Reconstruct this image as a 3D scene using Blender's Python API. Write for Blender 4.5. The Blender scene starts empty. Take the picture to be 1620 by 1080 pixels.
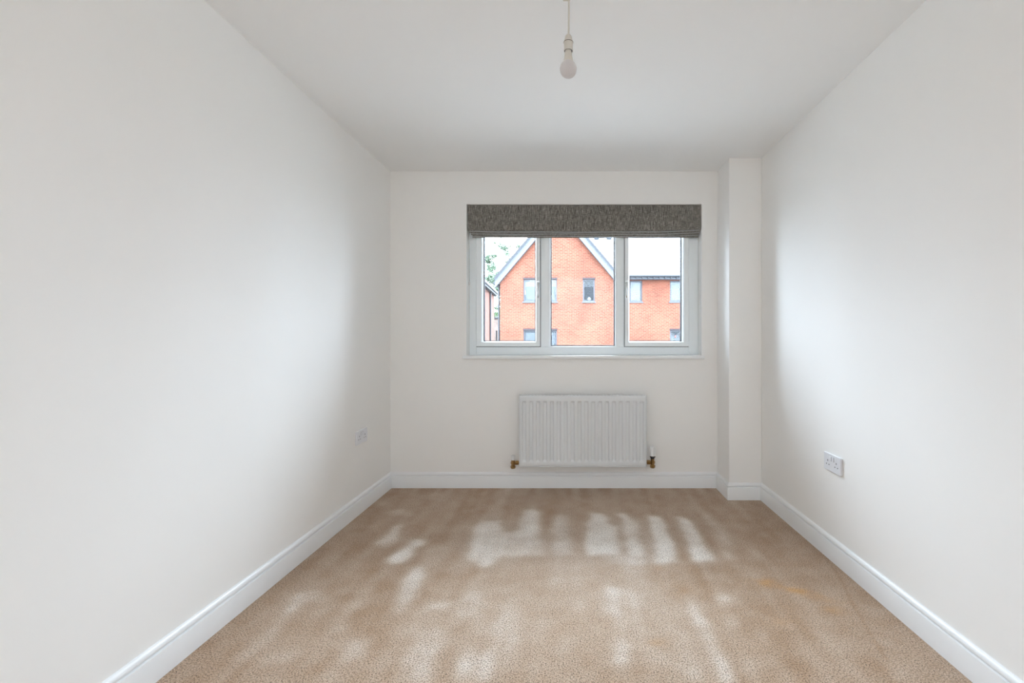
import bpy, bmesh, math, random
import numpy as np
from mathutils import Vector, Matrix

# ------------------------------------------------------------------ camera, sky, exposure
scene = bpy.context.scene
COL = scene.collection

cam_d = bpy.data.cameras.new('camera')
cam = bpy.data.objects.new('camera', cam_d)
COL.objects.link(cam)
cam.location = (0.0, -3.341, 1.0905)
cam.rotation_euler = (math.pi / 2, 0, 0)
cam_d.sensor_width = 36.0
cam_d.lens = 16.0
cam_d.shift_x = -0.0593
cam_d.shift_y = -0.0025
cam_d.clip_start = 0.02
cam_d.clip_end = 400
scene.camera = cam

SKY_STRENGTH = 10.2
world = bpy.data.worlds.new('overcast_sky')
scene.world = world
world.use_nodes = True
wn = world.node_tree.nodes
wl = world.node_tree.links
wn.clear()
# evenly overcast sky (CIE overcast: the zenith three times as bright as the horizon)
w_out = wn.new('ShaderNodeOutputWorld')
w_bg = wn.new('ShaderNodeBackground')
w_tc = wn.new('ShaderNodeTexCoord')
w_sep = wn.new('ShaderNodeSeparateXYZ')
w_cl = wn.new('ShaderNodeMath'); w_cl.operation = 'MAXIMUM'; w_cl.inputs[1].default_value = 0.0
w_ma = wn.new('ShaderNodeMath'); w_ma.operation = 'MULTIPLY_ADD'
w_ma.inputs[1].default_value = 2.0 / 3.0 * SKY_STRENGTH
w_ma.inputs[2].default_value = 1.0 / 3.0 * SKY_STRENGTH
wl.new(w_tc.outputs['Generated'], w_sep.inputs[0])
wl.new(w_sep.outputs['Z'], w_cl.inputs[0])
wl.new(w_cl.outputs[0], w_ma.inputs[0])
wl.new(w_ma.outputs[0], w_bg.inputs['Strength'])
w_bg.inputs['Color'].default_value = (0.82, 0.95, 1.12, 1)
wl.new(w_bg.outputs[0], w_out.inputs['Surface'])

# sampling portal over the window opening (emits nothing itself)
pd = bpy.data.lights.new('window_portal', 'AREA')
pd.shape = 'RECTANGLE'; pd.size = 1.73; pd.size_y = 1.12
pd.cycles.is_portal = True
portal = bpy.data.objects.new('window_portal', pd)
COL.objects.link(portal)
portal.location = (0.0835, 0.185, 1.52)
portal.rotation_euler = (math.radians(-90), 0, 0)

vs = scene.view_settings
scene.display_settings.display_device = 'sRGB'
vs.view_transform = 'Standard'
vs.look = 'None'
vs.gamma = 1.0
vs.use_curve_mapping = False
vs.exposure = 2.0
scene.cycles.use_denoising = True
scene.cycles.use_adaptive_sampling = False
scene.cycles.max_bounces = 16
scene.cycles.diffuse_bounces = 9
scene.cycles.transparent_max_bounces = 16
scene.cycles.sample_clamp_indirect = 20.0

# ------------------------------------------------------------------ materials
def mat(name, color, rough=0.6, spec=0.5, metal=0.0):
    m = bpy.data.materials.new(name)
    m.use_nodes = True
    b = m.node_tree.nodes['Principled BSDF']
    b.inputs['Base Color'].default_value = (*color, 1)
    b.inputs['Roughness'].default_value = rough
    b.inputs['Metallic'].default_value = metal
    b.inputs['Specular IOR Level'].default_value = spec
    return m

def bsdf(m): return m.node_tree.nodes['Principled BSDF']

def node(m, typ, **kw):
    n = m.node_tree.nodes.new(typ)
    for k, v in kw.items():
        if k.startswith('i_'):
            n.inputs[k[2:].replace('_', ' ')].default_value = v
        else:
            setattr(n, k, v)
    return n

def link(m, a, b): m.node_tree.links.new(a, b)

def ramp(m, stops):
    r = m.node_tree.nodes.new('ShaderNodeValToRGB')
    el = r.color_ramp.elements
    while len(el) < len(stops): el.new(0.5)
    for e, (p, c) in zip(el, stops):
        e.position = p
        e.color = (*c, 1) if len(c) == 3 else c
    return r

def bump(m, height_socket, strength, dist):
    b = node(m, 'ShaderNodeBump')
    b.inputs['Strength'].default_value = strength
    b.inputs['Distance'].default_value = dist
    link(m, height_socket, b.inputs['Height'])
    link(m, b.outputs[0], bsdf(m).inputs['Normal'])
    return b

def objcoord(m, scale=(1, 1, 1)):
    tc = node(m, 'ShaderNodeTexCoord')
    mp = node(m, 'ShaderNodeMapping')
    mp.inputs['Scale'].default_value = scale
    link(m, tc.outputs['Object'], mp.inputs['Vector'])
    return mp.outputs[0]

def paint(name, color, rough, relief=0.12):
    """emulsion paint with the faint orange-peel of a roller"""
    m = mat(name, color, rough, 0.3)
    v = objcoord(m)
    n = node(m, 'ShaderNodeTexNoise'); n.inputs['Scale'].default_value = 260; n.inputs['Detail'].default_value = 2
    link(m, v, n.inputs['Vector'])
    bump(m, n.outputs['Fac'], relief, 0.0006)
    return m

M = {}
M['wall'] = paint('wall_emulsion', (0.898, 0.890, 0.870), 0.75)
M['ceiling'] = paint('ceiling_emulsion', (0.90, 0.90, 0.893), 0.85)
M['gloss'] = mat('white_satin_wood', (0.86, 0.875, 0.885), 0.32, 0.5)
M['upvc'] = mat('white_upvc', (0.88, 0.93, 0.95), 0.28, 0.5)
M['gasket'] = mat('black_gasket', (0.035, 0.04, 0.05), 0.6)
M['radiator'] = mat('white_radiator_enamel', (0.75, 0.77, 0.78), 0.28, 0.5)
M['rad_inner'] = mat('radiator_inner_steel', (0.62, 0.62, 0.61), 0.5)
M['white_plastic'] = mat('white_plastic', (0.80, 0.81, 0.81), 0.3)
M['cream_plastic'] = mat('cream_plastic', (0.66, 0.62, 0.55), 0.35)
M['socket'] = mat('white_moulded_plastic', (0.78, 0.79, 0.82), 0.3)
M['hole_gap_shade'] = mat('pin_hole_and_gap_shade', (0.015, 0.015, 0.018), 0.7)
M['black_plastic'] = mat('black_plastic', (0.015, 0.015, 0.016), 0.4)
M['brass'] = mat('aged_brass', (0.36, 0.225, 0.095), 0.3, 0.5, 1.0)
M['copper'] = mat('copper_pipe', (0.62, 0.33, 0.18), 0.35, 0.5, 1.0)
M['chrome'] = mat('satin_chrome', (0.70, 0.72, 0.73), 0.22, 0.5, 1.0)
M['gap_shade'] = mat('brown_gap_shade', (0.10, 0.075, 0.05), 0.5)
M['bulb'] = mat('frosted_bulb_globe', (0.66, 0.63, 0.625), 0.35, 0.5)
bsdf(M['bulb']).inputs['Subsurface Weight'].default_value = 0.2
bsdf(M['bulb']).inputs['Subsurface Radius'].default_value = (0.01, 0.01, 0.01)
M['lit_hem'] = mat('blind_lit_hem', (0.55, 0.56, 0.57), 0.9, 0.2)  # pale tone stands in for daylit fold edges

# clear double glazing: straight transmission with fresnel reflection
def glass(name, tint, ior=1.3):
    m = bpy.data.materials.new(name); m.use_nodes = True
    nt = m.node_tree; nt.nodes.clear()
    o = nt.nodes.new('ShaderNodeOutputMaterial'); mx = nt.nodes.new('ShaderNodeMixShader')
    t = nt.nodes.new('ShaderNodeBsdfTransparent'); t.inputs['Color'].default_value = (*tint, 1)
    g = nt.nodes.new('ShaderNodeBsdfGlossy'); g.inputs['Roughness'].default_value = 0.02
    f = nt.nodes.new('ShaderNodeFresnel'); f.inputs['IOR'].default_value = ior
    nt.links.new(f.outputs[0], mx.inputs[0]); nt.links.new(t.outputs[0], mx.inputs[1]); nt.links.new(g.outputs[0], mx.inputs[2])
    nt.links.new(mx.outputs[0], o.inputs['Surface'])
    return m
M['glass'] = glass('window_glass', (0.97, 0.985, 0.98))

# linen weave of the roman blind
def linen():
    m = mat('grey_linen', (0.2, 0.18, 0.16), 0.95, 0.15)
    a = node(m, 'ShaderNodeTexNoise'); a.inputs['Scale'].default_value = 1; a.inputs['Detail'].default_value = 3
    link(m, objcoord(m, (300, 300, 24)), a.inputs['Vector'])
    b = node(m, 'ShaderNodeTexNoise'); b.inputs['Scale'].default_value = 1; b.inputs['Detail'].default_value = 2
    link(m, objcoord(m, (60, 60, 420)), b.inputs['Vector'])
    mx = node(m, 'ShaderNodeMath', operation='MULTIPLY_ADD'); mx.inputs[1].default_value = 0.35
    sc = node(m, 'ShaderNodeMath', operation='MULTIPLY'); sc.inputs[1].default_value = 0.65
    link(m, a.outputs['Fac'], sc.inputs[0]); link(m, b.outputs['Fac'], mx.inputs[0]); link(m, sc.outputs[0], mx.inputs[2])
    r = ramp(m, [(0.34, (0.075, 0.068, 0.056)), (0.5, (0.19, 0.177, 0.157)), (0.66, (0.42, 0.40, 0.36))])
    link(m, mx.outputs[0], r.inputs[0]); link(m, r.outputs[0], bsdf(m).inputs['Base Color'])
    bump(m, mx.outputs[0], 0.5, 0.0012)
    return m
M['linen'] = linen()

# carpet: pile marks (vacuum cleaner, footprints) and window sheen, both painted as lighter colour
def carpet():
    m = mat('beige_twist_pile', (0.4, 0.3, 0.22), 0.95, 0.1)
    at = node(m, 'ShaderNodeAttribute', attribute_name='pile_lay_sheen')
    st = node(m, 'ShaderNodeAttribute', attribute_name='stain')
    tc = node(m, 'ShaderNodeTexCoord')
    big = node(m, 'ShaderNodeTexNoise'); big.inputs['Scale'].default_value = 9; big.inputs['Detail'].default_value = 5; big.inputs['Roughness'].default_value = 0.65
    link(m, tc.outputs['Object'], big.inputs['Vector'])
    fine = node(m, 'ShaderNodeTexNoise'); fine.inputs['Scale'].default_value = 205; fine.inputs['Detail'].default_value = 3; fine.inputs['Roughness'].default_value = 0.7
    link(m, tc.outputs['Object'], fine.inputs['Vector'])
    tuft = node(m, 'ShaderNodeTexVoronoi'); tuft.inputs['Scale'].default_value = 230
    link(m, tc.outputs['Object'], tuft.inputs['Vector'])
    # lay + a little natural mottling
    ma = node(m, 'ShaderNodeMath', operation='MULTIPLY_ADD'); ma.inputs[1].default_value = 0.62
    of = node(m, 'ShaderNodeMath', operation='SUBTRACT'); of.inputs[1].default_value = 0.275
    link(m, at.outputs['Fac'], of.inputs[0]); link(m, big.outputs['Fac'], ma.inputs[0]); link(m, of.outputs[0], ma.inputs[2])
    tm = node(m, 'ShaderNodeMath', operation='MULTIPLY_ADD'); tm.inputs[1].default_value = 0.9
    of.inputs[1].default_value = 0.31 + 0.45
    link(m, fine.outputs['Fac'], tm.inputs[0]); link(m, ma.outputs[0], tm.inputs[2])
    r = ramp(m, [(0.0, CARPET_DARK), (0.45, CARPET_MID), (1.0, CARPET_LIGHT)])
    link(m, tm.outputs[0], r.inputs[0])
    sm = node(m, 'ShaderNodeMix', data_type='RGBA'); sm.inputs['B'].default_value = (0.52, 0.27, 0.085, 1)
    link(m, st.outputs['Fac'], sm.inputs['Factor']); link(m, r.outputs[0], sm.inputs['A'])
    # gaps between the tufts
    g = ramp(m, [(0.36, (0.14, 0.12, 0.10)), (0.455, (0.92, 0.91, 0.90)), (0.58, (1.28, 1.27, 1.26))])
    link(m, fine.outputs['Fac'], g.inputs[0])
    mu = node(m, 'ShaderNodeMix', data_type='RGBA', blend_type='MULTIPLY'); mu.inputs['Factor'].default_value = 1.0
    link(m, sm.outputs['Result'], mu.inputs['A']); link(m, g.outputs[0], mu.inputs['B'])
    link(m, mu.outputs['Result'], bsdf(m).inputs['Base Color'])
    h = node(m, 'ShaderNodeMath', operation='SUBTRACT'); link(m, fine.outputs['Fac'], h.inputs[0]); link(m, tuft.outputs['Distance'], h.inputs[1])
    bump(m, h.outputs[0], 0.55, 0.004)
    bsdf(m).inputs['Sheen Weight'].default_value = 0.25
    bsdf(m).inputs['Sheen Roughness'].default_value = 0.5
    return m
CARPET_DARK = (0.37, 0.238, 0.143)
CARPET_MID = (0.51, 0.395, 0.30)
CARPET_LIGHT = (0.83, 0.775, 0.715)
M['carpet'] = carpet()

# outdoors
def brick(name, c1, c2, mortar):
    m = mat(name, c1, 0.9, 0.2)
    tc = node(m, 'ShaderNodeTexCoord'); sp = node(m, 'ShaderNodeSeparateXYZ'); mp = node(m, 'ShaderNodeCombineXYZ')
    ad = node(m, 'ShaderNodeMath', operation='ADD')        # courses run level round every face
    link(m, tc.outputs['Object'], sp.inputs[0]); link(m, sp.outputs['X'], ad.inputs[0]); link(m, sp.outputs['Y'], ad.inputs[1])
    link(m, ad.outputs[0], mp.inputs['X']); link(m, sp.outputs['Z'], mp.inputs['Y'])
    b = node(m, 'ShaderNodeTexBrick')
    b.inputs['Color1'].default_value = (*c1, 1); b.inputs['Color2'].default_value = (*c2, 1); b.inputs['Mortar'].default_value = (*mortar, 1)
    b.inputs['Scale'].default_value = 1.0; b.inputs['Mortar Size'].default_value = 0.011
    b.inputs['Brick Width'].default_value = 0.225; b.inputs['Row Height'].default_value = 0.075; b.inputs['Bias'].default_value = -0.1
    link(m, mp.outputs[0], b.inputs['Vector'])
    n = node(m, 'ShaderNodeTexNoise'); n.inputs['Scale'].default_value = 0.9; n.inputs['Detail'].default_value = 4
    link(m, tc.outputs['Object'], n.inputs['Vector'])
    r = ramp(m, [(0.3, (0.82, 0.80, 0.80)), (0.7, (1.12, 1.12, 1.12))]); link(m, n.outputs['Fac'], r.inputs[0])
    mu = node(m, 'ShaderNodeMix', data_type='RGBA', blend_type='MULTIPLY'); mu.inputs['Factor'].default_value = 1.0
    link(m, b.outputs['Color'], mu.inputs['A']); link(m, r.outputs[0], mu.inputs['B'])
    link(m, mu.outputs['Result'], bsdf(m).inputs['Base Color'])
    bump(m, b.outputs['Fac'], -0.4, 0.006)
    return m
M['brick'] = brick('red_facing_brick', (0.120, 0.0355, 0.0195), (0.076, 0.0208, 0.011), (0.135, 0.068, 0.048))
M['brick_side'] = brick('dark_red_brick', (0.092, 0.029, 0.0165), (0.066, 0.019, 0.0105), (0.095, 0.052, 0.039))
M['brick_pale'] = brick('pale_pink_brick', (0.115, 0.088, 0.074), (0.085, 0.060, 0.050), (0.12, 0.10, 0.092))
M['soldier'] = mat('dark_soldier_course', (0.022, 0.013, 0.014), 0.9)
M['anthracite'] = mat('blue_grey_window_frame', (0.030, 0.035, 0.045), 0.5)
M['barge'] = mat('grey_bargeboard', (0.050, 0.057, 0.068), 0.6)
M['dark_tile'] = mat('dark_verge_tile', (0.010, 0.012, 0.016), 0.7)
M['gutter'] = mat('black_gutter', (0.008, 0.010, 0.014), 0.6)
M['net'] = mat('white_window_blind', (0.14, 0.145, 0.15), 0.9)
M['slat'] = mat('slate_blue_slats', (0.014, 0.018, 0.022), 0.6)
M['extglass'] = glass('house_glass', (0.9, 0.93, 0.95))
M['terracotta'] = mat('terracotta', (0.20, 0.05, 0.03), 0.6)
M['tarmac'] = mat('pale_paving', (0.16, 0.157, 0.15), 0.95)
def slate():
    m = mat('light_grey_slate', (0.3, 0.31, 0.33), 0.55, 0.5)
    n = node(m, 'ShaderNodeTexNoise'); n.inputs['Scale'].default_value = 3.5; n.inputs['Detail'].default_value = 4
    link(m, objcoord(m), n.inputs['Vector'])
    r = ramp(m, [(0.35, (0.13, 0.138, 0.15)), (0.65, (0.17, 0.175, 0.185))]); link(m, n.outputs['Fac'], r.inputs[0])
    link(m, r.outputs[0], bsdf(m).inputs['Base Color'])
    return m
M['slate'] = slate()
def leaf(name, a, b):
    m = mat(name, a, 0.6, 0.3)
    n = node(m, 'ShaderNodeTexNoise'); n.inputs['Scale'].default_value = 2.2; n.inputs['Detail'].default_value = 3
    link(m, objcoord(m), n.inputs['Vector'])
    r = ramp(m, [(0.35, a), (0.65, b)]); link(m, n.outputs['Fac'], r.inputs[0])
    link(m, r.outputs[0], bsdf(m).inputs['Base Color'])
    bsdf(m).inputs['Transmission Weight'].default_value = 0.0
    return m
M['leaf_pale'] = leaf('pale_leaves', (0.052, 0.080, 0.048), (0.085, 0.118, 0.076))
M['leaf_dark'] = leaf('green_leaves', (0.018, 0.040, 0.010), (0.042, 0.078, 0.022))
M['bark'] = mat('grey_bark', (0.03, 0.026, 0.022), 0.9)

# ------------------------------------------------------------------ mesh helpers
class MB:
    """collects shapes into one mesh"""
    def __init__(self): self.v = []; self.f = []
    def add(self, vs, fs):
        o = len(self.v); self.v += [tuple(p) for p in vs]; self.f += [tuple(i + o for i in f) for f in fs]; return self
    def box(self, x0, x1, y0, y1, z0, z1):
        return self.add([(x0,y0,z0),(x1,y0,z0),(x1,y1,z0),(x0,y1,z0),(x0,y0,z1),(x1,y0,z1),(x1,y1,z1),(x0,y1,z1)],
                        [(0,3,2,1),(4,5,6,7),(0,1,5,4),(1,2,6,5),(2,3,7,6),(3,0,4,7)])
    def tube(self, p0, p1, r0, r1=None, n=16, caps=True):
        r1 = r0 if r1 is None else r1
        p0 = Vector(p0); p1 = Vector(p1); d = (p1 - p0).normalized()
        a = d.orthogonal().normalized(); b = d.cross(a)
        vs = []
        for p, r in ((p0, r0), (p1, r1)):
            for i in range(n):
                t = 2 * math.pi * i / n
                vs.append(p + a * math.cos(t) * r + b * math.sin(t) * r)
        fs = [(i, (i + 1) % n, n + (i + 1) % n, n + i) for i in range(n)]
        if caps: fs += [tuple(range(n - 1, -1, -1)), tuple(range(n, 2 * n))]
        return self.add(vs, fs)
    def lathe(self, prof, c=(0, 0, 0), n=32):
        """prof: (radius, z) pairs top to bottom, about a vertical axis"""
        vs = []
        for r, z in prof:
            for i in range(n):
                t = 2 * math.pi * i / n
                vs.append((c[0] + r * math.cos(t), c[1] + r * math.sin(t), c[2] + z))
        fs = []
        for k in range(len(prof) - 1):
            for i in range(n):
                j = (i + 1) % n
                fs.append((k * n + i, (k + 1) * n + i, (k + 1) * n + j, k * n + j))
        if prof[0][0] > 0: fs.append(tuple(range(n)))
        if prof[-1][0] > 0: fs.append(tuple((len(prof) - 1) * n + i for i in range(n - 1, -1, -1)))
        return self.add(vs, fs)
    def ico(self, c, r, sub=1):
        bm = bmesh.new(); bmesh.ops.create_icosphere(bm, subdivisions=sub, radius=r)
        bm.verts.ensure_lookup_table()
        vs = [(v.co.x + c[0], v.co.y + c[1], v.co.z + c[2]) for v in bm.verts]
        fs = [tuple(v.index for v in f.verts) for f in bm.faces]
        bm.free(); return self.add(vs, fs)
    def prism(self, poly_xz, y0, y1):
        n = len(poly_xz)
        vs = [(x, y0, z) for x, z in poly_xz] + [(x, y1, z) for x, z in poly_xz]
        return self.add(vs, [tuple(range(n)), tuple(range(2 * n - 1, n - 1, -1))] + [(i, n + i, n + (i + 1) % n, (i + 1) % n) for i in range(n)])
    def loopframe(self, x0, x1, z0, z1, prof):
        """mitred rectangular frame; prof = closed list of (inset, y)"""
        n = len(prof); vs = []
        for (cx, cz, sx, sz) in ((x0, z0, 1, 1), (x1, z0, -1, 1), (x1, z1, -1, -1), (x0, z1, 1, -1)):
            for ins, y in prof: vs.append((cx + sx * ins, y, cz + sz * ins))
        fs = []
        for k in range(4):
            q = (k + 1) % 4
            for i in range(n):
                j = (i + 1) % n
                fs.append((k * n + i, q * n + i, q * n + j, k * n + j))
        return self.add(vs, fs)
    def build(self, name, m, parent=None, smooth=False, bevel=0.0, seg=2, loc=None, fix=True):
        me = bpy.data.meshes.new(name)
        o0 = Vector(loc) if loc is not None else Vector((0, 0, 0))
        me.from_pydata([(Vector(p) - o0) for p in self.v], [], self.f)
        bm = bmesh.new(); bm.from_mesh(me)
        if fix: bmesh.ops.recalc_face_normals(bm, faces=bm.faces)
        if bevel > 0:
            ed = [e for e in bm.edges if len(e.link_faces) == 2 and e.calc_face_angle(0) > 0.5]
            bmesh.ops.bevel(bm, geom=ed, offset=bevel, segments=seg, affect='EDGES', profile=0.5, clamp_overlap=True)
        bm.to_mesh(me); bm.free()
        if smooth:
            me.polygons.foreach_set('use_smooth', [True] * len(me.polygons))
            try: me.set_sharp_from_angle(angle=math.radians(38))
            except Exception: pass
        me.materials.append(M[m])
        ob = bpy.data.objects.new(name, me); COL.objects.link(ob)
        ob.location = o0
        if parent is not None:
            ob.parent = parent
            ob.matrix_parent_inverse = parent.matrix_basis.inverted()
        return ob

def thing(name, label, cat, loc=(0, 0, 0), group=None, kind=None):
    o = bpy.data.objects.new(name, None); COL.objects.link(o)
    o.empty_display_size = 0.1
    o.location = loc
    tag(o, label, cat, group, kind)
    return o

def tag(o, label, cat, group=None, kind=None):
    o['label'] = label; o['category'] = cat
    if group: o['group'] = group
    if kind: o['kind'] = kind
    return o

def struct(o, label, cat): return tag(o, label, cat, kind='structure')

# ------------------------------------------------------------------ room shell
XL, XR, ZT = -1.3387, 1.2846, 2.32          # left wall, right wall, ceiling
YR = -5.60                                   # wall behind the camera
BX, BY = 1.0626, -0.248                      # boxed-in corner
WX0, WX1, WZ0, WZ1 = -0.7796, 0.9466, 0.9445, 2.079   # window opening
TH = 0.19

struct(MB().box(XL - 0.12, XL, YR - 0.12, TH, -0.12, ZT + 0.12).build('wall_left', 'wall'), 'plain white painted wall on the left', 'wall')
struct(MB().box(XR, XR + 0.12, YR - 0.12, TH, -0.12, ZT + 0.12).build('wall_right', 'wall'), 'plain white painted wall on the right', 'wall')
struct(MB().box(XL, XR, YR - 0.12, YR, -0.12, ZT + 0.12).build('wall_rear', 'wall'), 'plain white painted wall behind the viewer', 'wall')
b = MB()
b.box(XL, WX0, 0, TH, -0.12, ZT + 0.12); b.box(WX1, XR, 0, TH, -0.12, ZT + 0.12)
b.box(WX0, WX1, 0, TH, -0.12, WZ0); b.box(WX0, WX1, 0, TH, WZ1, ZT + 0.12)
struct(b.build('wall_back', 'wall'), 'white painted end wall around the window and radiator', 'wall')
struct(MB().box(BX, XR, BY, 0, 0, ZT).build('wall_boxing', 'wall', bevel=0.003), 'white boxed-in pipe column in the far right corner', 'wall')
struct(MB().box(XL, XR, YR, 0, ZT, ZT + 0.12).build('ceiling', 'ceiling'), 'flat white painted ceiling', 'ceiling')

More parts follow.
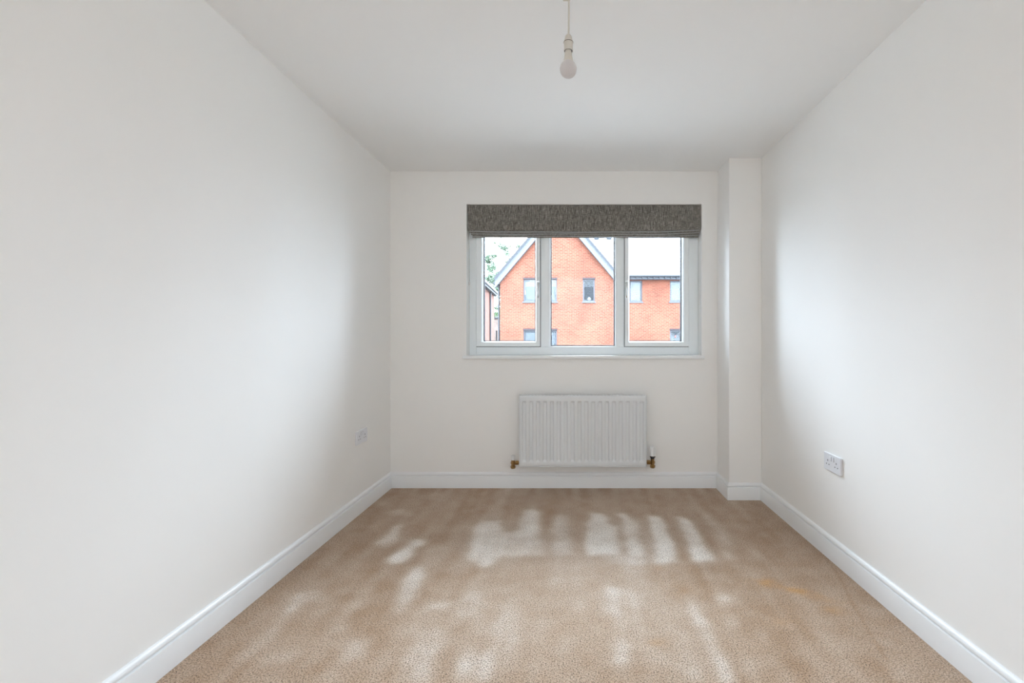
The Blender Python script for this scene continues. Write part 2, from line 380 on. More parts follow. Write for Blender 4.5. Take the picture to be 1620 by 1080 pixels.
# carpeted floor on a 1 cm grid that stores pile marks and painted sheen
LAY_SHEEN = [
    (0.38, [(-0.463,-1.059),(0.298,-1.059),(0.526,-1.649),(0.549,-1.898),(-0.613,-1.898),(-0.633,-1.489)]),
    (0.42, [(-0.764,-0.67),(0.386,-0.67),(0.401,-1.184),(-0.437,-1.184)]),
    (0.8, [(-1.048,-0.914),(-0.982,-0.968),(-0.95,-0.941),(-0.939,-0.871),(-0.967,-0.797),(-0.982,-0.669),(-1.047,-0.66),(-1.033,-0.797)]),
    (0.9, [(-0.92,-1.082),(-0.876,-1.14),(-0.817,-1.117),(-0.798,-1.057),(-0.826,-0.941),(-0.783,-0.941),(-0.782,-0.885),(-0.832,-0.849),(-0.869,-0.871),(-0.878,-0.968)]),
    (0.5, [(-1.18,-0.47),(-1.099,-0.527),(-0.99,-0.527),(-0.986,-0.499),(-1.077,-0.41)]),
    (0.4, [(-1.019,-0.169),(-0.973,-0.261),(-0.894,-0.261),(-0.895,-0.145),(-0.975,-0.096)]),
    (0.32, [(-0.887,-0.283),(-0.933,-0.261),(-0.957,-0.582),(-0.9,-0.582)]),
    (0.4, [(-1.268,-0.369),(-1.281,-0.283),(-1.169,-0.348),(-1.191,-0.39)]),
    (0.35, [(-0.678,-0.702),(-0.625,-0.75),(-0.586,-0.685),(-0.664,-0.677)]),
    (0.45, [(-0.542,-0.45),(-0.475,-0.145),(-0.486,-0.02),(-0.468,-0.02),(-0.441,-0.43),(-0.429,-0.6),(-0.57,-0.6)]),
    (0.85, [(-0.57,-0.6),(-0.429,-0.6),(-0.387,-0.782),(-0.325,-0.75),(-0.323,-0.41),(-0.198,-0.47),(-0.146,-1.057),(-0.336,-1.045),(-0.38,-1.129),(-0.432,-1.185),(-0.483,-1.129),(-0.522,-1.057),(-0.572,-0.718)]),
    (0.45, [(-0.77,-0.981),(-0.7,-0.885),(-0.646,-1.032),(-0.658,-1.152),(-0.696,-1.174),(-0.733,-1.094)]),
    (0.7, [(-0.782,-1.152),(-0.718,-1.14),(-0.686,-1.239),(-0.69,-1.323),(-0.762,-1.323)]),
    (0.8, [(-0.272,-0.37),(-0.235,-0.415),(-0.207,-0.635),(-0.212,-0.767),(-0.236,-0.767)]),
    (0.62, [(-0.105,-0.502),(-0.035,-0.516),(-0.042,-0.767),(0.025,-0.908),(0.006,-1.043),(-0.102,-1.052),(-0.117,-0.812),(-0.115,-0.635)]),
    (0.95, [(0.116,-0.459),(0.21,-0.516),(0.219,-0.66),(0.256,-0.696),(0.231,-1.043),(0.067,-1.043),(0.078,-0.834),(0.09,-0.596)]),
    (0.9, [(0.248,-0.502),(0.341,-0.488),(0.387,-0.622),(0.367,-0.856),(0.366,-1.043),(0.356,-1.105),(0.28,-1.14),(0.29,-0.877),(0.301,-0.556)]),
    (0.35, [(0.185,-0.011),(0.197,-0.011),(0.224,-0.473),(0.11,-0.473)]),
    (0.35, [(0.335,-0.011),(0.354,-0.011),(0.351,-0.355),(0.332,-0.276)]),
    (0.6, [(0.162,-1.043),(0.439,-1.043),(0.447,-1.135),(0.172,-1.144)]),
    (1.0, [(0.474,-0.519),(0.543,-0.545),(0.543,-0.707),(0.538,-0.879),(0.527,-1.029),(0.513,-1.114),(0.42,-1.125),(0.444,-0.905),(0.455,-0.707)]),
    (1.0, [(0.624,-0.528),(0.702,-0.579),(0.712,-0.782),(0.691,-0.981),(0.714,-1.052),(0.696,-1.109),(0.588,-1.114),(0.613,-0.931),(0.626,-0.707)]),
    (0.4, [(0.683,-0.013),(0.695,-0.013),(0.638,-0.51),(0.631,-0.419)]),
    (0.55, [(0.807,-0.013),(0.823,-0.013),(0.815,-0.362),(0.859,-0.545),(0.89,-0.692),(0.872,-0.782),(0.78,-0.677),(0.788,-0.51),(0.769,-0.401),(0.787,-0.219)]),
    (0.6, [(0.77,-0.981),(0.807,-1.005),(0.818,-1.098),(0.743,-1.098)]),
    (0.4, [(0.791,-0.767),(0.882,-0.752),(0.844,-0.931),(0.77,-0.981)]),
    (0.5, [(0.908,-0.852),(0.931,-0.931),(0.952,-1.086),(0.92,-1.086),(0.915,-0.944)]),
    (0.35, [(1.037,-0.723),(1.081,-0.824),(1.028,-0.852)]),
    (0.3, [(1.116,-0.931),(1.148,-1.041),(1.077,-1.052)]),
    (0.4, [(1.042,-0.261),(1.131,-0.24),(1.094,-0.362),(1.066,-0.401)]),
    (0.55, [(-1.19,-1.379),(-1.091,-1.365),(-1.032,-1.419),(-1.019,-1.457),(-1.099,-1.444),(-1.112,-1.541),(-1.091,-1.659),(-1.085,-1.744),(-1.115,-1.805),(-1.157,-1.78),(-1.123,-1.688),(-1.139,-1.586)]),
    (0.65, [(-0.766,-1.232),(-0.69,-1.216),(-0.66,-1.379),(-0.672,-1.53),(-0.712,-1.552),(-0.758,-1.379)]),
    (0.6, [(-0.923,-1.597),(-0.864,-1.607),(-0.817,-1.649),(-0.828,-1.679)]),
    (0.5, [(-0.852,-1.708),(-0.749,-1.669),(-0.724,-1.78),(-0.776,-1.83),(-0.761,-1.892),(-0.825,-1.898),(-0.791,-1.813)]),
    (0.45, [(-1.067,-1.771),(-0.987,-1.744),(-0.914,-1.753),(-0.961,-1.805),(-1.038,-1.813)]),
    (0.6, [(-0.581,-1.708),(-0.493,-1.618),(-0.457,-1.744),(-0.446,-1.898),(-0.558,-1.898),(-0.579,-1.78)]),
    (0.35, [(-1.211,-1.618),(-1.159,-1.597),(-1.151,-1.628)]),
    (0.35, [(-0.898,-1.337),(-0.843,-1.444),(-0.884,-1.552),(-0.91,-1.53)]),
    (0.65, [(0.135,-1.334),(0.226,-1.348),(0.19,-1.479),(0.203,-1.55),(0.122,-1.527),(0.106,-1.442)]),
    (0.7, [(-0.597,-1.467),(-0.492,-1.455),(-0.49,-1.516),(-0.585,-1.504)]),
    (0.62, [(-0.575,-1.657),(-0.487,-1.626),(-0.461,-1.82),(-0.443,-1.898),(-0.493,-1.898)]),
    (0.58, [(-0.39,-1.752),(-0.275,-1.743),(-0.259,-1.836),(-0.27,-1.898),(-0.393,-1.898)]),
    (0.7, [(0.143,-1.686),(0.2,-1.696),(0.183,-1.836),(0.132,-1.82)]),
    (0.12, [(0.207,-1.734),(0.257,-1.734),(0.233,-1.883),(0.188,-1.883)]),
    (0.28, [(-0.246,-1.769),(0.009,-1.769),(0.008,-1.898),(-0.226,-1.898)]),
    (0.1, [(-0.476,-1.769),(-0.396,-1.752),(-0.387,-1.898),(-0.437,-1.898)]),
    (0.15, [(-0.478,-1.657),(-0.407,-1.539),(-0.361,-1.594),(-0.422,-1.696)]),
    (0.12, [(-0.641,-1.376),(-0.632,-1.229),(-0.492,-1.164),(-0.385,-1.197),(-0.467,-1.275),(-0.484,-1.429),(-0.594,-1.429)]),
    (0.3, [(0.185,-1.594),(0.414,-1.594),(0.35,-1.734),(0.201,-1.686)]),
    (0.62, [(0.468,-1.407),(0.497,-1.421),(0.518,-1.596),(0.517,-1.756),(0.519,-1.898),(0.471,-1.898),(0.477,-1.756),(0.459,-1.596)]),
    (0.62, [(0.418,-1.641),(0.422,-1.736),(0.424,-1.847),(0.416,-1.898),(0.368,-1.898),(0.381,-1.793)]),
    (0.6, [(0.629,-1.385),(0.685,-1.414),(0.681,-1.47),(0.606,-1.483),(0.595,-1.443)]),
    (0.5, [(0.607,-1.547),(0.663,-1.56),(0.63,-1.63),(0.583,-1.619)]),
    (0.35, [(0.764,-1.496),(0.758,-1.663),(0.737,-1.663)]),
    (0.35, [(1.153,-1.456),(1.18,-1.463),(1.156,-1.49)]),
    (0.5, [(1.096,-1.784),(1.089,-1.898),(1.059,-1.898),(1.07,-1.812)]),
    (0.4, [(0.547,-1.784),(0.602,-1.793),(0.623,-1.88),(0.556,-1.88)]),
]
def make_floor():
    step = 0.01
    xs = np.arange(XL, XR + step * 0.5, step); xs[-1] = XR
    ys = np.arange(YR, 0 + step * 0.5, step); ys[-1] = 0.0
    X, Y = np.meshgrid(xs, ys)
    def inside(poly):
        X, Y = XW, YW
        r = np.zeros(X.shape, bool); n = len(poly)
        for i in range(n):
            x1, y1 = poly[i]; x2, y2 = poly[(i + 1) % n]
            if y1 == y2: continue
            c = ((y1 > Y) != (y2 > Y)) & (X < (x2 - x1) * (Y - y1) / (y2 - y1) + x1)
            r ^= c
        return r
    def blur(a, s):
        k = np.exp(-0.5 * (np.arange(-int(3 * s + 1), int(3 * s + 2)) / s) ** 2); k /= k.sum(); h = len(k) // 2
        a = np.apply_along_axis(lambda v: np.convolve(np.pad(v, h, mode='edge'), k, 'valid'), 0, a)
        return np.apply_along_axis(lambda v: np.convolve(np.pad(v, h, mode='edge'), k, 'valid'), 1, a)
    rng = np.random.default_rng(4)
    XW = X + blur(rng.normal(0, 1, X.shape), 2.2) * 0.028; YW = Y + blur(rng.normal(0, 1, X.shape), 2.2) * 0.028
    # slow wander so that no mark has a ruler-straight edge
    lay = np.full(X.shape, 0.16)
    for val, poly in LAY_SHEEN[:2]:  # broad lighter centre: window sheen painted into the pile colour
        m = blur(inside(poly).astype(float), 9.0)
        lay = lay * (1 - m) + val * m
    for val, poly in LAY_SHEEN[2:]:
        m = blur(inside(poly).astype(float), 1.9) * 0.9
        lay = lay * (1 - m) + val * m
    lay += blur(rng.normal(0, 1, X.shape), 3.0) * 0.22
    # faint strokes of the vacuum head, running towards the window
    n1 = rng.normal(0, 1, X.shape)
    st1 = blur(n1, 2.0)
    k = np.hanning(81); k /= k.sum()
    st1 = np.apply_along_axis(lambda v: np.convolve(np.pad(v, 40, mode='edge'), k, 'valid'), 0, st1)
    lay += st1 / st1.std() * 0.055
    # furrow left by the vacuum cleaner along the right-hand wall
    fx = np.interp(-Y, [1.098, 1.26, 1.496, 1.775], [1.259, 1.221, 1.144, 1.07])
    lay -= 0.16 * np.exp(-((X - fx) / 0.006) ** 2) * ((Y < -1.08) & (Y > -1.8))
    st = np.zeros(X.shape)
    for (sx, sy, ra, rb, a, v) in ((0.854, -1.305, 0.05, 0.035, 0, 0.55), (0.99, -1.38, 0.11, 0.035, -0.55, 0.55), (1.055, -1.509, 0.04, 0.03, 0, 0.4),
                                   (0.814, -1.59, 0.05, 0.03, 0, 0.16), (0.293, -1.706, 0.05, 0.02, 0.2, 0.22), (0.47, -1.36, 0.06, 0.05, 0, 0.15), (0.40, -1.17, 0.12, 0.03, 0, 0.12)):
        dx = X - sx; dy = Y - sy; ca, sa = math.cos(a), math.sin(a)
        u = (dx * ca + dy * sa) / ra; w = (-dx * sa + dy * ca) / rb
        st = np.maximum(st, v * np.exp(-(u * u + w * w)))
    st *= np.clip(1 + blur(rng.normal(0, 1, X.shape), 1.5) * 2.0, 0, 2)
    ny, nx = X.shape
    verts = np.stack([X.ravel(), Y.ravel(), np.zeros(X.size)], 1)
    idx = np.arange(nx * ny).reshape(ny, nx)
    f = np.stack([idx[:-1, :-1], idx[:-1, 1:], idx[1:, 1:], idx[1:, :-1]], -1).reshape(-1, 4)
    nv = len(verts)
    # slab below, so the floor is a solid
    verts = np.concatenate([verts, [(XL, YR, -0.12), (XR, YR, -0.12), (XR, 0, -0.12), (XL, 0, -0.12)]])
    faces = f.tolist() + [[nv, nv + 3, nv + 2, nv + 1]]
    me = bpy.data.meshes.new('floor'); me.from_pydata(verts.tolist(), [], faces)
    for nm, arr in (('pile_lay_sheen', lay), ('stain', st)):
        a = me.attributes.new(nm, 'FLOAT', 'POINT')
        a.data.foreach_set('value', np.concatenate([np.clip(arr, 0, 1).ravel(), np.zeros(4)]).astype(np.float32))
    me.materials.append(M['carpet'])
    o = bpy.data.objects.new('floor', me); COL.objects.link(o)
    struct(o, 'beige twist-pile carpet with vacuum stripes and footprints', 'carpet')
make_floor()

# skirting boards: one moulded profile, mitred at each corner
SK = [(0, 0), (.0155, 0), (.0155, .0835), (.0148, .0858), (.0090, .0868), (.0055, .0885), (.0085, .0905), (.0125, .0930),
      (.0132, .0985), (.0112, .1055), (.0075, .1112), (.0042, .1140), (0, .1145)]
def skirt(name, p0, p1, nrm, e0, e1, label):
    """p0->p1 along the wall, nrm into the room, e = +1 inner mitre (shorter), -1 outer mitre, 0 square"""
    d = (Vector(p1) - Vector(p0)).normalized(); n = Vector(nrm); k = len(SK); vs = []
    for p, s, e in ((Vector(p0), 1, e0), (Vector(p1), -1, e1)):
        for o, z in SK: vs.append(p + n * o + d * (s * e * o) + Vector((0, 0, z)))
    fs = [(i, (i + 1) % k, k + (i + 1) % k, k + i) for i in range(k)] + [tuple(range(k)), tuple(range(2 * k - 1, k - 1, -1))]
    o = MB().add(vs, fs).build(name, 'gloss', smooth=True)
    return struct(o, label, 'skirting board')
skirt('baseboard_left', (XL, YR, 0), (XL, 0, 0), (1, 0, 0), 1, 1, 'long white grooved skirting board along the left wall')
skirt('baseboard_back', (XL, 0, 0), (BX, 0, 0), (0, -1, 0), 1, 1, 'white grooved skirting board under the radiator')
skirt('baseboard_boxing_side', (BX, 0, 0), (BX, BY, 0), (-1, 0, 0), 1, -1, 'very short skirting board on the window-facing side of the boxed column')
skirt('baseboard_boxing_front', (BX, BY, 0), (XR, BY, 0), (0, -1, 0), -1, 1, 'short white skirting board across the front of the boxed column')
skirt('baseboard_right', (XR, BY, 0), (XR, YR, 0), (-1, 0, 0), 1, 1, 'long white grooved skirting board along the right wall')
skirt('baseboard_rear', (XR, YR, 0), (XL, YR, 0), (0, 1, 0), 1, 1, 'white skirting board behind the viewer')

# ------------------------------------------------------------------ window
FY = 0.09                                    # room face of the window frame
win = thing('window_1', 'white three-light casement window with two handles and a fixed centre pane', 'window', (0.0835, FY, WZ0), kind='structure')
b = MB().add([(-0.806,-0.027,.9445),(0.963,-0.027,.9445),(0.963,-0.0005,.9445),(WX1,-0.0005,.9445),(WX1,FY+.02,.9445),(WX0,FY+.02,.9445),(WX0,-0.0005,.9445),(-0.806,-0.0005,.9445),
              (-0.806,-0.027,.9685),(0.963,-0.027,.9685),(0.963,-0.0005,.9685),(WX1,-0.0005,.9685),(WX1,FY+.02,.9685),(WX0,FY+.02,.9685),(WX0,-0.0005,.9685),(-0.806,-0.0005,.9685)],
             [tuple(range(7,-1,-1)), tuple(range(8,16))] + [(i,(i+1)%8,8+(i+1)%8,8+i) for i in range(8)])
b.build('window_sill', 'gloss', win, bevel=0.006, seg=3)
FZ0, FZ1 = 0.9685, WZ1
ZB = 1.0305; ZTOP = FZ1 - 0.055              # rebate lines
D2 = FY + 0.07
def bar(x0, x1, z0, z1): return MB().box(x0, x1, FY, D2, z0, z1)
bar(WX0, -0.7272, FZ0, FZ1).build('frame_jamb', 'upvc', win, bevel=0.004, seg=3)
bar(0.8744, WX1, FZ0, FZ1).build('frame_jamb', 'upvc', win, bevel=0.004, seg=3)
bar(-0.7272, 0.8744, FZ0, ZB).build('frame_rail', 'upvc', win, bevel=0.004, seg=3)
bar(-0.7272, 0.8744, ZTOP, FZ1).build('frame_rail', 'upvc', win, bevel=0.004, seg=3)
bar(-0.2406, -0.1740, ZB, ZTOP).build('mullion', 'upvc', win, bevel=0.004, seg=3)
bar(0.3262, 0.3879, ZB, ZTOP).build('mullion', 'upvc', win, bevel=0.004, seg=3)
def pane(x0, x1, z0, z1, parent):
    MB().box(x0 - .004, x1 + .004, FY + .030, FY + .054, z0 - .004, z1 + .004).build('pane', 'glass', parent)
def gasket(x0, x1, z0, z1, y, parent):
    MB().loopframe(x0, x1, z0, z1, [(-.006, y), (.0060, y), (.0060, y + .025), (-.006, y + .026)]).build('gasket', 'gasket', parent)
# fixed centre light: glazing bead and glass
MB().loopframe(-0.1740, 0.3262, ZB, ZTOP, [(-.001, FY + .004), (.002, FY + .004), (.0075, FY + .014), (.0075, FY + .028), (-.001, FY + .028)]).build('glazing_bead', 'upvc', win)
gasket(-0.1665, 0.3187, ZB + .0075, ZTOP - .0075, FY + .029, win)
pane(-0.1665, 0.3187, ZB + .0075, ZTOP - .0075, win)
def casement(x0, x1, gx0, gx1, hx):
    s = (gx0 - x0); s2 = (x1 - gx1); n = 0
    yf = FY - 0.016
    # the stiles differ in width, so the four pieces are set out one by one round a common glass line
    P = [(0.0, FY + .05), (0.0, yf + .005), (0.004, yf), (0.80, yf), (0.88, yf + .006), (1.0, yf + .018), (1.0, FY + .05)]
    vs = []; n = len(P); zs = 0.0379
    x0g, x1g = x0 + .004, x1 - .004        # shadow gap to the frame
    for (cx, cz, wx, wz) in ((x0g, ZB + .004, s - .004, zs), (x1g, ZB + .004, .004 - s2, zs), (x1g, ZTOP - .004, .004 - s2, -zs), (x0g, ZTOP - .004, s - .004, -zs)):
        for t, y in P: vs.append((cx + wx * t, y, cz + wz * t))
    fs = []
    for k in range(4):
        q = (k + 1) % 4
        for i in range(n):
            j = (i + 1) % n
            fs.append((k * n + i, q * n + i, q * n + j, k * n + j))
    sash = MB().add(vs, fs).build('casement_sash', 'upvc', win, loc=((x0 + x1) / 2, FY, ZB))
    a0, a1 = x0 + s, x1 - s2; c0, c1 = ZB + .004 + zs, ZTOP - .004 - zs
    gasket(a0, a1, c0, c1, FY + .029, sash)
    pane(a0, a1, c0, c1, sash)
    # dark rebate behind the sash edge
    MB().loopframe(x0, x1, ZB, ZTOP, [(-.0005, FY + .004), (.010, FY + .004), (.010, FY + .016), (-.0005, FY + .016)]).build('weather_seal', 'gasket', sash)
    # espagnolette handle: backplate, pivot boss and a lever hanging down
    hz = 1.512
    h = MB().box(hx - .013, hx + .013, yf - .009, yf + .001, hz - .035, hz + .035).build('window_handle', 'upvc', sash, bevel=.004, seg=3)
    # lever, cranked slightly out from the sash
    lv = MB()
    rings = [(hz + .004, yf - .028, .0100, .0065), (hz - .012, yf - .034, .0095, .0062), (hz - .04, yf - .036, .0080, .0056), (hz - .085, yf - .037, .0072, .0050), (hz - .110, yf - .036, .0066, .0046), (hz - .116, yf - .035, .003, .002)]
    vs = []; n = 12
    for z, y, rx, ry in rings:
        for i in range(n):
            t = 2 * math.pi * i / n
            vs.append((hx + rx * math.cos(t), y + ry * math.sin(t), z))
    fs = [(k * n + i, k * n + (i + 1) % n, (k + 1) * n + (i + 1) % n, (k + 1) * n + i) for k in range(len(rings) - 1) for i in range(n)] + [tuple(range(n)), tuple(len(vs) - 1 - i for i in range(n))]
    lv.add(vs, fs)
    lv.tube((hx, yf - .006, hz), (hx, yf - .034, hz), .0105, .0095, 20)
    lv.build('handle_lever', 'chrome', sash, smooth=True)
    MB().tube((hx, yf - .0335, hz - .001), (hx, yf - .0352, hz - .001), .0038, .0038, 14).build('key_lock', 'black_plastic', sash)
casement(-0.7272, -0.2406, -0.6767, -0.2812, -0.2585)
casement(0.3879, 0.8744, 0.4260, 0.8263, 0.4020)

# ------------------------------------------------------------------ roman blind
def make_blind():
    x0, x1 = -0.7735, 0.9415
    root = thing('roman_blind', 'grey linen roman blind pulled up at the top of the window', 'blind', (0.0835, 0.03, 1.84))
    MB().box(x0 + .012, x1 - .008, 0.030, 0.062, 2.050, 2.0785).build('head_rail', 'white_plastic', root, bevel=.002)
    nx = 120
    xs = [x0 + (x1 - x0) * i / nx for i in range(nx + 1)]
    def wave(u, k): return math.sin(u * 9.1 + k * 1.7) * .5 + math.sin(u * 21.3 + k * 2.9) * .3 + math.sin(u * 43 + k) * .2
    # front face of cloth: falls from the rail, rolls under at the hem
    def sheet(name, path, wob_z, wob_y, k, thick, xa, xb, rise):
        """path: list of (y, z, weight) down the cloth; a solid ribbon of the given thickness"""
        vs = []; n = len(path)
        X = [xa + (xb - xa) * i / nx for i in range(nx + 1)]
        nr = []
        for i in range(n):
            a = path[max(i - 1, 0)]; c = path[min(i + 1, n - 1)]
            t = Vector((c[0] - a[0], c[1] - a[1])).normalized(); nr.append((t[1], -t[0]))
        for side in (-0.5, 0.5):
            for i, (y, z, w) in enumerate(path):
                for q, x in enumerate(X):
                    u = (x - x0) / (x1 - x0)
                    dz = wob_z * wave(u, k) * w + rise(u) * w
                    dy = wob_y * wave(u * 1.3, k + 4) * w
                    vs.append((x, y + nr[i][0] * thick * side + dy, z + nr[i][1] * thick * side + dz))
        m = nx + 1; o = n * m; fs = []
        for s in (0, o):
            for i in range(n - 1):
                for j in range(nx): fs.append((s + i * m + j, s + i * m + j + 1, s + (i + 1) * m + j + 1, s + (i + 1) * m + j))
        for j in range(nx):
            fs.append((j, j + 1, o + j + 1, o + j)); e = (n - 1) * m; fs.append((e + j, e + j + 1, o + e + j + 1, o + e + j))
        for i in range(n - 1):
            fs.append((i * m, (i + 1) * m, o + (i + 1) * m, o + i * m)); fs.append((i * m + nx, (i + 1) * m + nx, o + (i + 1) * m + nx, o + i * m + nx))
        return MB().add(vs, fs).build(name, 'linen', root, smooth=True)
    R = lambda u: 0.016 * max(0, (u - .80) / .2) ** 1.8 + 0.004 * max(0, (.12 - u) / .12)
    path = [(0.026, 2.0775, 0), (0.0145, 2.0765, 0), (0.012, 2.070, 0), (0.013, 2.050, .1), (0.011, 2.02, .2), (0.009, 1.98, .4), (0.007, 1.94, .6), (0.006, 1.905, .9),
            (0.0075, 1.893, 1), (0.011, 1.8855, 1), (0.016, 1.8835, 1), (0.022, 1.887, 1), (0.026, 1.90, 1), (0.028, 1.95, .7)]
    sheet('front_panel', path, 0.0022, 0.003, 0.3, 0.0016, x0, x1, R)
    # stacked folds behind the hem: each a narrow teardrop loop of cloth
    for k, (yc, zb, w) in enumerate(((0.030, 1.872, 0.006), (0.041, 1.860, 0.006), (0.053, 1.8455, 0.0065))):
        p = [(yc - w * .6, 1.905, .6), (yc - w, zb + .014, 1), (yc - w * .95, zb + .006, 1), (yc - w * .55, zb + .0012, 1), (yc, zb, 1), (yc + w * .55, zb + .0012, 1), (yc + w * .95, zb + .006, 1), (yc + w, zb + .014, 1), (yc + w * .6, 1.905, .6)]
        sheet('fold', p, 0.0016, 0.0012, 2.1 + k * 1.3, 0.0018, x0 + .010 + .008 * k, x1 - .002 - .003 * k, lambda u: R(u) * (0.8 - .35 * k))
    # pale tubes: hem piping, with daylight on the fold bottoms painted in
    for k, (yc, zc, kk, xa, xb, rs) in enumerate(((0.0195, 1.8795, 0.3, x0 + .003, x1 - .001, 1.0), (0.0355, 1.8675, 2.1, x0 + .012, x1 - .004, .75), (0.047, 1.8545, 3.4, x0 + .020, x1 - .008, .4))):
        n = 8; X = [xa + (xb - xa) * i / nx for i in range(nx + 1)]; vs = []
        for x in X:
            u = (x - x0) / (x1 - x0); dz = 0.0020 * wave(u, kk) + R(u) * rs
            for i in range(n):
                t = 2 * math.pi * i / n; vs.append((x, yc + .0035 * math.cos(t), zc + dz + .0022 * math.sin(t)))
        MB().add(vs, [(j * n + i, j * n + (i + 1) % n, (j + 1) * n + (i + 1) % n, (j + 1) * n + i) for j in range(nx) for i in range(n)] + [tuple(range(n)), tuple(nx * n + i for i in range(n))]).build('lit_hem_edge', 'lit_hem', root, smooth=True)
    # beaded operating chain at the left end with its safety connector
    b = MB()
    for i in range(84):
        z = 1.900 - .0046 * i
        b.ico((x0 + .004, 0.044, z), .0019, 1); b.ico((x0 + .004, 0.054, z + .0023), .0019, 1)
    for i in range(7):
        t = math.pi * i / 6
        b.ico((x0 + .004, 0.049 - .005 * math.cos(t), 1.900 - .0046 * 84 - .005 * math.sin(t)), .0019, 1)
    b.build('bead_chain', 'chrome', root, smooth=True)
    MB().tube((x0 + .004, 0.049, 1.515), (x0 + .004, 0.049, 1.490), .0075, .006, 14).build('chain_connector', 'white_plastic', root, smooth=True)
make_blind()

# ------------------------------------------------------------------ radiator
def make_radiator():
    x0, x1, z0, z1 = -0.3832, 0.5275, 0.1798, 0.6847
    yf, yb = -0.095, -0.038
    root = thing('radiator', 'white pressed-steel panel radiator on the wall below the window', 'radiator', ((x0 + x1) / 2, -0.06, z0))
    cx = [-0.3463 + 0.04928 * i for i in range(18)]
    def sm(t): t = min(1, max(0, t)); return t * t * (3 - 2 * t)
    n = 364
    X = [x0 + .0025 + (x1 - x0 - .005) * i / n for i in range(n + 1)]
    Z = [z0, z0 + .003, z0 + .010, .205, .212] + [.212 + .0165 * (i + 1) / 7 for i in range(7)] + [.26, .32, .38, .44, .50, .56, .60] + [.632 + .0165 * i / 7 for i in range(8)] + [.655, .67, z1 - .010, z1 - .003, z1]
    vs = []
    for z in Z:
        fz = sm((z - .212) / .0165) * sm((.6485 - z) / .0165)
        for i, x in enumerate(X):
            d = min(abs(x - c) for c in cx)
            fx = 1 - sm((d - .0085) / .0075)
            e = min(x - x0 - .0025, x1 - .0025 - x, z - z0, z1 - z)
            r = .0045 * (1 - sm(e / .008)) ** 1.5
            vs.append((x, yf + .0110 * fx * fz + r, z))
    m = n + 1; fs = [(k * m + i, k * m + i + 1, (k + 1) * m + i + 1, (k + 1) * m + i) for k in range(len(Z) - 1) for i in range(n)]
    # back skin 11 mm behind closes the water panel
    o = len(vs); vs += [(x0 + .0025, yf + .016, z0), (x1 - .0025, yf + .016, z0), (x1 - .0025, yf + .016, z1), (x0 + .0025, yf + .016, z1)]
    fs.append((o, o + 3, o + 2, o + 1))
    last = (len(Z) - 1) * m
    fs.append(tuple(range(0, m)) + (o + 1, o)); fs.append(tuple(range(last + n, last - 1, -1)) + (o + 3, o + 2))
    fs.append(tuple(k * m for k in range(len(Z) - 1, -1, -1)) + (o, o + 3)); fs.append(tuple(k * m + n for k in range(len(Z))) + (o + 2, o + 1))
    MB().add(vs, fs).build('front_panel', 'radiator', root, smooth=True)
    MB().box(x0, x0 + .0022, yf + .003, yb, z0 + .006, z1 + .001).build('side_panel', 'radiator', root)
    MB().box(x1 - .0022, x1, yf + .003, yb, z0 + .006, z1 + .001).build('side_panel', 'radiator', root)
    MB().box(x0 + .004, x1 - .004, yf + .002, yf + .011, z0 - .0035, z0 + .001).build('bottom_seam', 'radiator', root, bevel=.001)
    g = MB()
    g.box(x0, x1, yf + .006, yf + .014, z1, z1 + .002); g.box(x0, x1, yb - .008, yb, z1, z1 + .002)
    k = 36
    for i in range(k + 1):
        x = x0 + .0035 + (x1 - x0 - .007) * i / k
        g.box(x - .0035, x + .0035, yf + .014, yb - .008, z1 + .0003, z1 + .002)
    g.build('top_grille', 'radiator', root)
    c = MB()                                   # folded convector fins behind the panel
    pts = []
    for i in range(72):
        x = x0 + .03 + (x1 - x0 - .06) * i / 71
        pts.append((x, yf + .0165 if (i // 2) % 2 == 0 else yb - .004))
    for (xa, ya), (xb, yb2) in zip(pts, pts[1:]):
        c.add([(xa, ya, z0 + .04), (xb, yb2, z0 + .04), (xb, yb2, z1 - .03), (xa, ya, z1 - .03)], [(0, 1, 2, 3)])
    c.build('convector_fins', 'rad_inner', root)
    for x in (x0 + .17, x1 - .17):
        MB().box(x - .02, x + .02, yb - .001, -.001, z0 + .06, z1 - .06).build('wall_bracket', 'rad_inner', root)
    yv = -0.068
    # lockshield valve at the left
    v = MB()
    xv = -0.4295
    v.lathe([(.0110, .2200), (.0130, .2170), (.0130, .2095), (.0170, .2080), (.0170, .1930), (.0125, .1910), (.0125, .1800), (.0180, .1785), (.0180, .1640), (.0145, .1600)], (xv, yv, 0), 6)
    v.tube((xv, yv, .2005), (x0 + .004, yv, .2005), .0085, .0085, 12)
    v.tube((xv + .017, yv, .2005), (x0 - .006, yv, .2005), .0165, .0165, 6)
    body = v.build('lockshield_valve', 'brass', root)
    MB().lathe([(.0125, .2545), (.0150, .2535), (.0150, .2475), (.0115, .2450), (.0110, .2190)], (xv, yv, 0), 24).build('valve_cap', 'white_plastic', body, smooth=True)
    MB().tube((xv, yv, .171), (xv, -0.001, .171), .0075, .0075, 16).build('pipe_tail', 'copper', body, smooth=True)
    # thermostatic valve at the right
    v = MB()
    xv = 0.5745
    v.lathe([(.0115, .2300), (.0135, .2280), (.0135, .2150), (.0175, .2135), (.0175, .1960), (.0125, .1945), (.0125, .1850), (.0185, .1835), (.0185, .1690), (.0150, .1640)], (xv, yv, 0), 6)
    v.tube((xv, yv, .2045), (x1 - .004, yv, .2045), .0085, .0085, 12)
    v.tube((xv - .018, yv, .2045), (x1 + .006, yv, .2045), .0170, .0170, 6)
    body = v.build('thermostatic_valve', 'brass', root)
    MB().lathe([(.0190, .2500), (.0195, .2480), (.0195, .2410), (.0140, .2390), (.0135, .2290)], (xv, yv, 0), 24).build('valve_collar', 'black_plastic', body, smooth=True)
    h = MB(); prof = []
    nn = 40
